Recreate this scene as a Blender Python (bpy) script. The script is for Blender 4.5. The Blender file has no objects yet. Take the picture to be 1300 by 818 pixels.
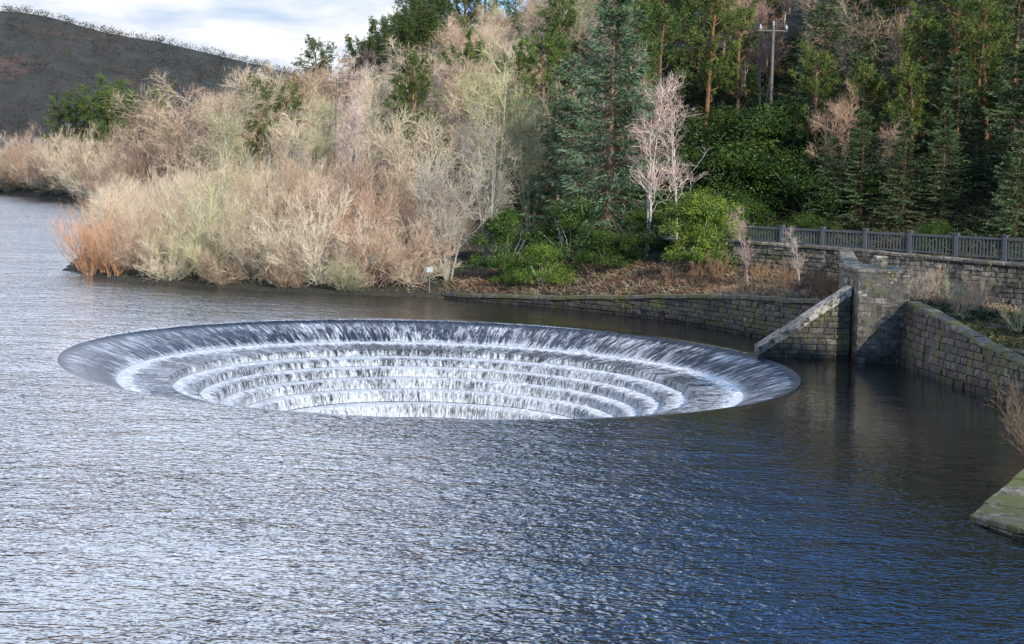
import bpy, math, random
import numpy as np
from mathutils import Vector

scene = bpy.context.scene
scene.view_settings.view_transform = 'Standard'
scene.view_settings.look = 'None'
scene.view_settings.exposure = 0
COL = scene.collection

# ------------------------------------------------------------------ helpers
def link(o):
    COL.objects.link(o); return o

def top(o, label, cat=None, group=None, kind=None):
    o["label"] = label
    if cat: o["category"] = cat
    if group: o["group"] = group
    if kind: o["kind"] = kind
    return o

def empty(name, loc=(0, 0, 0)):
    e = bpy.data.objects.new(name, None)
    e.empty_display_size = 0.3
    e.location = loc
    return link(e)

def norm(v):
    return v / np.maximum(np.linalg.norm(v, axis=-1, keepdims=True), 1e-9)

class MB:
    def __init__(s):
        s.v = []; s.f = []; s.m = []; s.t = []; s.n = 0
    def add(s, v, f, mi=0, tone=0.5):
        v = np.asarray(v, float).reshape(-1, 3); f = np.asarray(f, int).reshape(-1, 4)
        s.v.append(v); s.f.append(f + s.n); s.m.append(np.full(len(f), mi))
        s.t.append(np.broadcast_to(np.asarray(tone, float), (len(f),)))
        s.n += len(v)
    def tubes(s, P, R, sides=4, mi=0):
        N, S, _ = P.shape
        d = norm(P[:, -1] - P[:, 0])
        ref = np.where(np.abs(d[:, 2:3]) > 0.9, np.array([[1., 0, 0]]), np.array([[0, 0, 1.]]))
        a = norm(np.cross(d, ref)); b = np.cross(d, a)
        th = np.arange(sides) * 2 * math.pi / sides
        ring = a[:, None, None, :] * np.cos(th)[None, None, :, None] + b[:, None, None, :] * np.sin(th)[None, None, :, None]
        V = P[:, :, None, :] + ring * R[:, :, None, None]
        idx = np.arange(N * S * sides).reshape(N, S, sides)
        nx = np.roll(idx, -1, axis=2)
        F = np.stack([idx[:, :-1], nx[:, :-1], nx[:, 1:], idx[:, 1:]], -1)
        s.add(V, F, mi)
    def ribbons(s, P, W, rng, mi=0):
        N, S, _ = P.shape
        d = norm(P[:, -1] - P[:, 0])
        side = norm(np.cross(d, rng.normal(size=(N, 3))))
        A = P + side[:, None] * W[:, :, None] / 2
        B = P - side[:, None] * W[:, :, None] / 2
        V = np.stack([A, B], 2)
        idx = np.arange(N * S * 2).reshape(N, S, 2)
        F = np.stack([idx[:, :-1, 0], idx[:, :-1, 1], idx[:, 1:, 1], idx[:, 1:, 0]], -1)
        s.add(V, F, mi)
    def leaves(s, C, D, Sd, L, W, mi=0):
        n = len(C)
        L = np.broadcast_to(L, (n,))[:, None]; W = np.broadcast_to(W, (n,))[:, None]
        V = np.stack([C, C + D * L * .45 + Sd * W / 2, C + D * L, C + D * L * .45 - Sd * W / 2], 1)
        s.add(V, np.arange(n * 4).reshape(n, 4), mi)
    def mesh(s, name, mats, smooth=False, tone=False):
        v = np.concatenate(s.v); f = np.concatenate(s.f); m = np.concatenate(s.m)
        me = bpy.data.meshes.new(name)
        me.vertices.add(len(v)); me.vertices.foreach_set("co", v.ravel())
        me.loops.add(f.size); me.loops.foreach_set("vertex_index", f.ravel().astype(np.int32))
        me.polygons.add(len(f)); me.polygons.foreach_set("loop_start", (np.arange(len(f)) * 4).astype(np.int32))
        for x in mats: me.materials.append(x)
        me.polygons.foreach_set("material_index", m.astype(np.int32))
        me.polygons.foreach_set("use_smooth", np.full(len(f), smooth))
        me.update(calc_edges=True)
        if tone:
            at = me.attributes.new("tone", 'FLOAT', 'FACE')
            at.data.foreach_set("value", np.concatenate(s.t).astype(np.float32))
        return me

def obj(name, me, parent=None, loc=(0, 0, 0)):
    o = bpy.data.objects.new(name, me)
    o.location = loc
    if parent: o.parent = parent
    return link(o)

# ------------------------------------------------------------------ materials
def newmat(name):
    m = bpy.data.materials.new(name); m.use_nodes = True
    nt = m.node_tree; b = nt.nodes["Principled BSDF"]
    return m, nt, b
def N(nt, t, **k):
    n = nt.nodes.new(t)
    for a, b in k.items():
        setattr(n, a, b)
    return n
def L(nt, a, b): nt.links.new(a, b)
def noise(nt, vec, scale, detail=3, rough=.6, dist=0):
    n = N(nt, 'ShaderNodeTexNoise'); n.inputs['Scale'].default_value = scale
    n.inputs['Detail'].default_value = detail; n.inputs['Roughness'].default_value = rough
    n.inputs['Distortion'].default_value = dist
    if vec is not None: L(nt, vec, n.inputs['Vector'])
    return n.outputs['Fac']
def ramp(nt, fac, stops):
    r = N(nt, 'ShaderNodeValToRGB'); e = r.color_ramp.elements
    while len(e) < len(stops): e.new(0.5)
    for i, (p, c) in enumerate(stops):
        e[i].position = p; e[i].color = (c[0], c[1], c[2], 1) if hasattr(c, '__len__') else (c, c, c, 1)
    L(nt, fac, r.inputs[0]); return r.outputs[0]
def mixc(nt, fac, a, b, blend='MIX'):
    n = N(nt, 'ShaderNodeMix', data_type='RGBA', blend_type=blend)
    for sock, val in ((n.inputs[0], fac), (n.inputs[6], a), (n.inputs[7], b)):
        if isinstance(val, (int, float)): sock.default_value = val
        elif isinstance(val, tuple): sock.default_value = (*val[:3], 1)
        else: L(nt, val, sock)
    return n.outputs[2]
def math_(nt, op, a, b=0.0, c=None):
    n = N(nt, 'ShaderNodeMath', operation=op)
    for i, v in enumerate((a, b, c)):
        if v is None: continue
        if isinstance(v, (int, float)): n.inputs[i].default_value = v
        else: L(nt, v, n.inputs[i])
    return n.outputs[0]
def mapr(nt, v, a, b, c, d):
    n = N(nt, 'ShaderNodeMapRange'); L(nt, v, n.inputs[0])
    for i, q in enumerate((a, b, c, d)): n.inputs[i + 1].default_value = q
    return n.outputs[0]
def objco(nt): return N(nt, 'ShaderNodeTexCoord').outputs['Object']
def bump(nt, b, h, dist, strength=1.0):
    n = N(nt, 'ShaderNodeBump'); n.inputs['Distance'].default_value = dist; n.inputs['Strength'].default_value = strength
    L(nt, h, n.inputs['Height']); L(nt, n.outputs[0], b.inputs['Normal'])

def twig_mat(name, c1, c2, rough=.8, scale=.9):
    m, nt, b = newmat(name)
    oi = N(nt, 'ShaderNodeObjectInfo')
    c = mixc(nt, ramp(nt, noise(nt, objco(nt), scale, 1), [(.35, 0), (.65, 1)]), c1, c2)
    c = mixc(nt, 1.0, c, oi.outputs['Color'], 'MULTIPLY')
    v = math_(nt, 'MULTIPLY_ADD', oi.outputs['Random'], .35, .83)
    hs = N(nt, 'ShaderNodeHueSaturation'); L(nt, c, hs.inputs['Color']); L(nt, v, hs.inputs['Value'])
    L(nt, hs.outputs[0], b.inputs['Base Color'])
    b.inputs['Roughness'].default_value = rough
    b.inputs['Specular IOR Level'].default_value = .15
    return m

M_twig = twig_mat("twigs", (.70, .57, .41), (.56, .46, .33))
M_twig_b = twig_mat("birch_twigs", (.48, .36, .30), (.56, .45, .37))
M_bark = twig_mat("bark", (.36, .32, .24), (.48, .45, .34), scale=3)
M_birchbark = twig_mat("birch_bark", (.6, .56, .5), (.34, .28, .23), scale=4)
M_pinebark = twig_mat("pine_bark", (.28, .15, .085), (.16, .105, .08), scale=3)
M_pine = twig_mat("pine_needles", (.055, .10, .028), (.17, .205, .055), .5, 1.1)
M_spruce = twig_mat("spruce_needles", (.055, .095, .045), (.15, .20, .095), .5, 1.1)
M_rhodo = twig_mat("rhododendron_leaves", (.03, .065, .015), (.14, .19, .035), .4, 1.1)
M_bracken = twig_mat("dead_bracken", (.20, .10, .055), (.34, .24, .14), .6, .8)
M_grass = twig_mat("rough_grass", (.12, .13, .04), (.28, .22, .12), .6, .5)

def ground_mat():
    m, nt, b = newmat("hillside_ground")
    co = objco(nt)
    c = ramp(nt, noise(nt, co, .25, 4), [(.3, (.025, .035, .015)), (.48, (.05, .045, .025)), (.62, (.075, .055, .03)), (.75, (.04, .05, .018))])
    c = mixc(nt, noise(nt, co, 6, 3), c, (.03, .026, .016))
    L(nt, c, b.inputs['Base Color']); b.inputs['Roughness'].default_value = .95
    bump(nt, b, noise(nt, co, 3, 4), .3); return m
M_ground = ground_mat()

def farhill_mat():
    m, nt, b = newmat("moorland_hill")
    co = objco(nt)
    c = ramp(nt, noise(nt, co, .009, 4, .65), [(.35, (.034, .036, .024)), (.48, (.058, .048, .032)), (.57, (.045, .046, .026)), (.63, (.14, .07, .042))])  # cloud shade and sunlit reddish patches are put into the hill colour
    c = mixc(nt, ramp(nt, noise(nt, co, .05, 6, .8), [(.42, 0), (.6, .75)]), c, (.022, .022, .016))
    L(nt, c, b.inputs['Base Color']); b.inputs['Roughness'].default_value = 1
    bump(nt, b, noise(nt, co, .09, 6, .75), 10); return m
M_far = farhill_mat()

def stone_mat(name, moss=.35, dark=1.0, m1=(.045, .055, .018), m2=(.18, .16, .05)):
    m, nt, b = newmat(name)
    co = objco(nt)
    at = N(nt, 'ShaderNodeAttribute', attribute_name="tone")
    base = ramp(nt, at.outputs['Fac'], [(0, (.06 * dark, .052 * dark, .042 * dark)), (.5, (.135 * dark, .115 * dark, .088 * dark)), (1, (.26 * dark, .22 * dark, .165 * dark))])
    n1 = noise(nt, co, 5, 5, .7)
    c = mixc(nt, ramp(nt, n1, [(.38, 1), (.6, 0)]), base, (.04, .035, .028))
    n2 = noise(nt, co, 1.1, 5, .75)
    mossc = mixc(nt, noise(nt, co, 9, 3), m1, m2)
    c = mixc(nt, ramp(nt, n2, [(.60 - moss * .22, 0), (.70 - moss * .22, 1)]), c, mossc)
    sx = N(nt, 'ShaderNodeSeparateXYZ'); L(nt, N(nt, 'ShaderNodeNewGeometry').outputs['Position'], sx.inputs[0])
    wet = mapr(nt, sx.outputs[2], .08, .6, .3, 1)
    cc = N(nt, 'ShaderNodeCombineXYZ')
    for i in range(3): L(nt, wet, cc.inputs[i])
    c = mixc(nt, 1.0, c, cc.outputs[0], 'MULTIPLY')
    L(nt, c, b.inputs['Base Color']); b.inputs['Roughness'].default_value = .85
    bump(nt, b, noise(nt, co, 12, 5, .7), .05); return m
M_stone = stone_mat("weathered_gritstone", .5, 1.0)
M_stone_p = stone_mat("gritstone_sunlit_tint", .28, 1.8)  # same gritstone, brightened in colour as if sunlit
M_cop = stone_mat("mossy_coping", .7, 1.5)
M_ledge = stone_mat("patchy_moss_slab", .8, 2.8, (.07, .10, .015), (.26, .25, .06))
M_copclean = stone_mat("worn_coping", .25, 2.1)
M_coppale = stone_mat("pale_coping", .05, 3.2)

def simple(name, c, rough=.5, metal=0, var=.3, scale=8):
    m, nt, b = newmat(name)
    co = objco(nt)
    L(nt, mixc(nt, noise(nt, co, scale, 3), c, tuple(x * (1 - var) for x in c)), b.inputs['Base Color'])
    b.inputs['Roughness'].default_value = rough; b.inputs['Metallic'].default_value = metal
    return m
M_rail = simple("painted_dark_iron", (.15, .155, .16), .35, .2)
M_road = simple("asphalt", (.05, .05, .05), .9)
M_paint = simple("road_paint", (.75, .75, .72), .7)
M_white = simple("white_board", (.5, .5, .47), .5, 0, .3)
M_wood = simple("pole_timber", (.22, .18, .13), .85)
M_wire = simple("cable_black", (.03, .03, .03), .6)
M_ceramic = simple("insulator_ceramic", (.5, .48, .45), .25)

# ------------------------------------------------------------------ layout: terrain
SH = np.array([
 (-400, 330, .1, 0), (-120, 245, .1, 0), (-68, 209, .1, 0), (-45.6, 175, .1, 0), (-34, 130, .1, 0), (-26.5, 98, .1, 0),
 (-23.5, 83, .1, 0), (-19.2, 77.5, .1, 0), (-10.9, 74.6, .1, 0), (-4.25, 74.4, .12, 0), (-1.6, 73.4, .2, 1), (2.03, 71.6, .4, 1),
 (6.97, 66.9, 1.1, 1), (10.35, 60.9, 1.65, 1), (12.4, 57.5, 1.9, 1), (13.2, 56, 2.1, 1), (13.7, 54.9, 2.1, 1), (13.9, 51.2, 1.75, 1),
 (14.7, 47.1, 1.05, 1), (16, 42, .8, 1), (14.5, 38, .8, 0), (12.2, 35, .6, 1), (9.2, 30.2, .1, 1), (11, 26, .3, 1), (30, 18, 2, 0), (60, 10, 3, 0)], float)
POLY = np.vstack([SH[:, :2], [(600, 10), (600, 1600), (-1200, 1600), (-1200, 330)]])

def shore_info(x, y):
    x = np.asarray(x, float); y = np.asarray(y, float)
    best = np.full(x.shape, 1e9); h = np.zeros(x.shape); w = np.zeros(x.shape)
    for a, b in zip(SH[:-1], SH[1:]):
        dx, dy = b[0] - a[0], b[1] - a[1]
        t = np.clip(((x - a[0]) * dx + (y - a[1]) * dy) / (dx * dx + dy * dy), 0, 1)
        d = np.hypot(x - a[0] - t * dx, y - a[1] - t * dy)
        c = d < best
        best = np.where(c, d, best); h = np.where(c, a[2] + t * (b[2] - a[2]), h); w = np.where(c, a[3] + t * (b[3] - a[3]), w)
    ins = np.zeros(x.shape, bool)
    n = len(POLY)
    for i in range(n):
        x1, y1 = POLY[i]; x2, y2 = POLY[(i + 1) % n]
        if y1 == y2: continue
        c = ((y1 > y) != (y2 > y)) & (x < (x2 - x1) * (y - y1) / (y2 - y1) + x1)
        ins ^= c
    return np.where(ins, best, -best), h, w

def tline(x, y): return (x - 10.5) * .688 + (y - 70) * .726

def height(x, y):
    x = np.asarray(x, float); y = np.asarray(y, float)
    s, hs, w = shore_info(x, y)
    t = tline(x, y)
    k = np.interp(x, [-90, -60, -25, -7, 10, 30], [.02, .05, .12, .23, .50, .62])
    pb = np.interp(x, [-5, 5, 12, 20], [2.0, 2.2, 2.3, 1.4])
    sp = np.maximum(s - .6, 0)
    w1 = sp / (sp + np.maximum(-t, 0) + 1e-6)
    below = hs + (pb - hs) * w1
    cap = np.interp(x, [-30, 10, 40], [15, 34, 50])
    hill = np.minimum(3.0 + k * np.maximum(t - 6.5, 0), cap)
    up = np.where(t < .2, below, np.where(t < .7, pb + (3.0 - pb) * np.clip((t - .2) / .5, 0, 1), hill))
    sl = np.interp(x, [-20, -2], [.17, .38])
    z = np.minimum(up, hs + .05 + sl * np.maximum(s, 0))
    bumpy = (np.sin(x * .31 + 1.3) * np.cos(y * .27) * .5 + np.sin(x * .11 - y * .09) * 1.2) * np.clip((t - 8) / 25, 0, 1) * np.clip(s / 20, 0, 1)
    z = z + bumpy
    z = z - w * .05
    nat = np.where(s < 0, np.maximum(.0 + .5 * s, -14), z)
    wal = np.where(s < .25, -14, np.where(s < .7, -14 + (z + 14) * (s - .25) / .45, z))
    return np.where(w > .5, wal, nat)

def H1(x, y): return float(height(np.array([x]), np.array([y]))[0])

xs = np.concatenate([np.array([-1200, -900, -700, -500, -400, -300, -240, -200, -170, -150, -130, -115]), np.arange(-100, -30, 2.5), np.arange(-30, 34, .5), np.arange(34, 80, 3), np.array([85, 100, 120, 150, 200, 300, 450, 600])])
ys = np.concatenate([np.array([-400, -200, -80, -30]), np.arange(-10, 22, 4), np.arange(22, 92, .5), np.arange(92, 140, 1.5), np.arange(140, 270, 3), np.array([275, 290, 320, 360, 420, 500, 620, 800, 1000, 1300, 1600])])
X, Y = np.meshgrid(xs, ys)
Z = height(X, Y)
mb = MB()
idx = np.arange(X.size).reshape(X.shape)
mb.add(np.stack([X, Y, Z], -1), np.stack([idx[:-1, :-1], idx[:-1, 1:], idx[1:, 1:], idx[1:, :-1]], -1))
g = obj("ground", mb.mesh("ground", [M_ground], smooth=True))
top(g, "wooded hillside and reservoir banks of brown leaf litter", kind="structure")

def hillz(x, y):
    ridge = np.interp(x * 850 / np.maximum(y, 600), [-700, -420, -281, -255, -195, -139, -75, 0, 150], [95, 90, 83, 82, 74, 62, 42, 18, 5])
    rise = np.clip((y - 540) / 320, 0, 1) ** .8
    fall = np.clip((y - 870) / 400, 0, 1)
    return ridge * rise * (1 - .6 * fall) - 6 + (6 * np.sin(x * .03 + y * .012) + 2 * np.sin(x * .07 - y * .02)) * rise * (1 - rise * .6)
xs = np.arange(-700, 260, 8.0); ys = np.arange(520, 1300, 12.0)
X, Y = np.meshgrid(xs, ys)
mb = MB(); idx = np.arange(X.size).reshape(X.shape)
mb.add(np.stack([X, Y, hillz(X, Y)], -1), np.stack([idx[:-1, :-1], idx[:-1, 1:], idx[1:, 1:], idx[1:, :-1]], -1))
hl = obj("hill", mb.mesh("hill", [M_far], smooth=True))
top(hl, "dark heather moorland hill across the valley", kind="structure")

# ------------------------------------------------------------------ water
CX, CY = -2.37, 52.0
SEG = 720
def water_mat():
    m, nt, b = newmat("rippled_reservoir_water")
    co = objco(nt)
    mp = N(nt, 'ShaderNodeMapping'); L(nt, co, mp.inputs[0]); mp.inputs['Rotation'].default_value = (0, 0, .2); mp.inputs['Scale'].default_value = (.9, 1.5, 1)
    v = mp.outputs[0]
    a = noise(nt, v, 2.4, 2, .5, .9)
    c = noise(nt, v, 7.0, 1, .5, .4)
    d = noise(nt, v, .6, 1, .5, .4)
    h = math_(nt, 'MULTIPLY_ADD', a, .46, math_(nt, 'MULTIPLY', c, .22))
    h = math_(nt, 'MULTIPLY_ADD', d, .6, h)
    gust = ramp(nt, noise(nt, co, .09, 3), [(.34, .42), (.66, 1)])
    sx = N(nt, 'ShaderNodeSeparateXYZ'); L(nt, N(nt, 'ShaderNodeNewGeometry').outputs['Position'], sx.inputs[0])
    sh = math_(nt, 'MULTIPLY_ADD', sx.outputs[0], 1.5, math_(nt, 'MULTIPLY', sx.outputs[1], .4))
    mr = mapr(nt, sh, 13, 30, 1, .15)
    h = math_(nt, 'MULTIPLY', math_(nt, 'MULTIPLY', h, gust), mr)
    bump(nt, b, h, .20)
    b.inputs['Base Color'].default_value = (.010, .011, .010, 1)
    b.inputs['Roughness'].default_value = .07; b.inputs['IOR'].default_value = 2.1
    return m
M_water = water_mat()
radii = [12.0, 12.1, 12.25, 12.5, 12.9, 13.5, 15, 18, 24, 34, 50, 80, 130, 220, 400, 900, 2500]
zz = [-.05, -.02, -.006, 0] + [0] * 13
th = np.linspace(0, 2 * math.pi, SEG + 1)[:-1]
V = np.array([[(CX + r * math.cos(a), CY + r * math.sin(a), z) for a in th] for r, z in zip(radii, zz)])
idx = np.arange(len(radii) * SEG).reshape(len(radii), SEG); nx = np.roll(idx, -1, 1)
mb = MB(); mb.add(V, np.stack([idx[:-1], idx[1:], nx[1:], nx[:-1]], -1))
wt = obj("water", mb.mesh("water", [M_water], smooth=True))
top(wt, "wind rippled dark reservoir water", kind="structure")

# ------------------------------------------------------------------ bellmouth spillway
def cascade_mat(name, sc1, sc2, d1, d2, gain, bmp, w1=.42, w2=.40, rough=.35, blocks=False):
    m, nt, b = newmat(name)
    fl = N(nt, 'ShaderNodeAttribute', attribute_name="flow").outputs['Vector']
    fo = N(nt, 'ShaderNodeAttribute', attribute_name="foam").outputs['Fac']
    mp = N(nt, 'ShaderNodeMapping'); L(nt, fl, mp.inputs[0]); mp.inputs['Scale'].default_value = (*sc1, 1)
    st = noise(nt, mp.outputs[0], 1.0, 4, .7, .5)
    mp2 = N(nt, 'ShaderNodeMapping'); L(nt, fl, mp2.inputs[0]); mp2.inputs['Scale'].default_value = (*sc2, 1)
    s2 = noise(nt, mp2.outputs[0], 1.0, 4, .75)
    big = noise(nt, fl, .45, 1)
    n = math_(nt, 'MULTIPLY_ADD', st, w1, math_(nt, 'MULTIPLY', s2, w2))
    n = math_(nt, 'MULTIPLY_ADD', big, .18, n)
    thr = math_(nt, 'MULTIPLY_ADD', fo, -.30, .67)
    f = math_(nt, 'SUBTRACT', n, thr)
    f = math_(nt, 'MULTIPLY_ADD', f, gain, .5)
    f.node.use_clamp = True
    dark = ramp(nt, s2, [(.35, d1), (.65, d2)])
    hh = math_(nt, 'MULTIPLY_ADD', st, .6, math_(nt, 'MULTIPLY', s2, .6))
    if blocks:
        br = N(nt, 'ShaderNodeTexBrick'); L(nt, fl, br.inputs['Vector'])
        br.inputs['Scale'].default_value = 1; br.inputs['Brick Width'].default_value = .42; br.inputs['Row Height'].default_value = .46
        br.inputs['Mortar Size'].default_value = .022; br.inputs['Mortar Smooth'].default_value = .3
        br.inputs['Color1'].default_value = (1.35, 1.35, 1.35, 1); br.inputs['Color2'].default_value = (.75, .75, .75, 1); br.inputs['Mortar'].default_value = (.25, .25, .25, 1)
        dark = mixc(nt, .85, dark, br.outputs['Color'], 'MULTIPLY')
        hh = math_(nt, 'MULTIPLY_ADD', br.outputs['Fac'], -.8, hh)
    white = ramp(nt, s2, [(.3, (.42, .44, .45)), (.62, (.78, .78, .77))])
    c = mixc(nt, f, dark, white)
    L(nt, c, b.inputs['Base Color'])
    L(nt, math_(nt, 'MULTIPLY_ADD', f, .45, rough), b.inputs['Roughness'])
    b.inputs['IOR'].default_value = 1.33; b.inputs['Specular IOR Level'].default_value = .25
    bump(nt, b, hh, bmp)
    return m
M_casc = cascade_mat("cascading_water_over_stone", (3.8, .8), (11, 4.5), (.016, .019, .022), (.11, .115, .12), 6.5, .13)
M_rim = cascade_mat("thin_water_over_dark_stone", (4.5, .5), (13, 1.6), (.010, .014, .020), (.045, .060, .082), 7.0, .05, .42, .40, .3, True)
rings = [
 ("rim_slope", [(12.01, -.05, -1.2), (11.93, -.09, -.4), (11.82, -.13, .2), (11.6, -.18, .42), (11.2, -.29, .40), (10.8, -.43, .35), (10.4, -.59, .38), (10.2, -.69, .65)]),
 ("step", [(10.2, -.70, 1.15), (10.0, -.72, 1.05), (9.78, -.75, .68), (9.5, -.77, .43), (8.9, -.80, .36), (8.6, -.81, .35), (8.5, -.9, .45), (8.46, -1.03, .55)]),
 ("step", [(8.46, -1.04, 1.2), (8.28, -1.06, 1.05), (8.05, -1.08, .7), (7.75, -1.10, .5), (7.68, -1.12, .5), (7.64, -1.24, .55), (7.6, -1.3, .6)]),
 ("step", [(7.6, -1.31, 1.2), (7.42, -1.33, 1.05), (7.22, -1.35, .7), (7.05, -1.37, .55), (7.0, -1.5, .55), (6.96, -1.62, .65)]),
 ("step", [(6.96, -1.63, 1.2), (6.78, -1.65, 1.05), (6.58, -1.67, .75), (6.45, -1.7, .6), (6.41, -1.85, .6), (6.37, -1.97, .7)]),
 ("step", [(6.37, -1.98, 1.25), (6.18, -2.0, 1.05), (6.0, -2.02, .8), (5.88, -2.06, .63), (5.84, -2.2, .63), (5.8, -2.36, .75)]),
 ("step", [(5.8, -2.38, 1.25), (5.58, -2.4, 1.05), (5.38, -2.43, .85), (5.25, -2.5, .68), (5.21, -2.65, .68), (5.16, -2.84, .8)]),
 ("step", [(5.16, -2.86, 1.25), (4.92, -2.9, 1.1), (4.74, -2.93, .9), (4.64, -3.1, .74), (4.56, -3.7, .8)]),
 ("shaft", [(4.56, -3.72, 1.2), (4.3, -3.8, 1.0), (4.1, -4.2, .9), (4.0, -5, .8), (4.0, -9, .6), (3.0, -9.05, .5), (.02, -9.06, .5)]),
]
spill = empty("bellmouth_spillway", (CX, CY, 0))
top(spill, "round stepped bellmouth overflow with white water pouring in", "spillway")
arc0 = 0
for ri, (nm, prof) in enumerate(rings):
    prof = np.array(prof)
    pr = [prof[0]]
    for a, b in zip(prof[:-1], prof[1:]):
        n = max(1, int(np.hypot(*(b[:2] - a[:2])) / .09)) if ri < 8 else 6
        for j in range(1, n + 1): pr.append(a + (b - a) * j / n)
    pr = np.array(pr)
    arc = arc0 + np.concatenate([[0], np.cumsum(np.hypot(np.diff(pr[:, 0]), np.diff(pr[:, 1])))]); arc0 = arc[-1]
    th = np.linspace(0, 2 * math.pi, SEG * 2 + 1)
    rng = np.random.default_rng(5 + ri)
    def smooth(sz, k):
        r = rng.normal(size=sz); kk = np.ones(k) / k
        q = np.convolve(np.concatenate([r[-k:], r, r[:k]]), kk, 'same')[k:-k] * math.sqrt(k)
        return np.append(q, q[0])
    c1 = smooth(SEG * 2, 9); c2 = smooth(SEG * 2, 3)
    foam = pr[:, 2]
    amp = np.clip(foam - .1, 0, 1)[:, None] * (.045 if ri > 0 else .004)
    edge = np.minimum(np.arange(len(pr)), np.arange(len(pr))[::-1])[:, None]; amp = amp * np.clip(edge / 2, 0, 1)
    jit = amp * (c1[None] * .6 + c2[None] * .5 + rng.normal(size=(len(pr), SEG * 2 + 1)) * .35)
    jit[:, -1] = jit[:, 0]
    R = pr[:, 0][:, None] - jit; Zr = pr[:, 1][:, None] + np.abs(jit) * .8
    V = np.stack([R * np.cos(th), R * np.sin(th), Zr], -1)
    nP, nC = R.shape
    idx = np.arange(nP * nC).reshape(nP, nC)
    mb = MB(); mb.add(V, np.stack([idx[:-1, :-1], idx[:-1, 1:], idx[1:, 1:], idx[1:, :-1]], -1))
    me = mb.mesh(nm, [M_rim if ri == 0 else M_casc], smooth=True)
    A = me.attributes.new("flow", 'FLOAT_VECTOR', 'POINT')
    fl = np.stack([np.broadcast_to(th[None] * 9.0, R.shape), np.broadcast_to(arc[:, None], R.shape), np.zeros(R.shape)], -1)
    A.data.foreach_set("vector", fl.ravel().astype(np.float32))
    A = me.attributes.new("foam", 'FLOAT', 'POINT')
    A.data.foreach_set("value", np.broadcast_to(foam[:, None], R.shape).ravel().astype(np.float32))
    obj(nm, me, spill)

# ------------------------------------------------------------------ masonry
def interp_path(path):
    p = np.array(path, float); d = np.hypot(*(np.diff(p, axis=0).T)); s = np.concatenate([[0], np.cumsum(d)])
    def P(q):
        return np.array([np.interp(q, s, p[:, 0]), np.interp(q, s, p[:, 1])])
    def Nn(q):
        a = P(max(q - .25, 0)); b = P(min(q + .25, s[-1])); t = b - a; t /= np.linalg.norm(t)
        return np.array([t[1], -t[0]])
    return s, P, Nn

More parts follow.
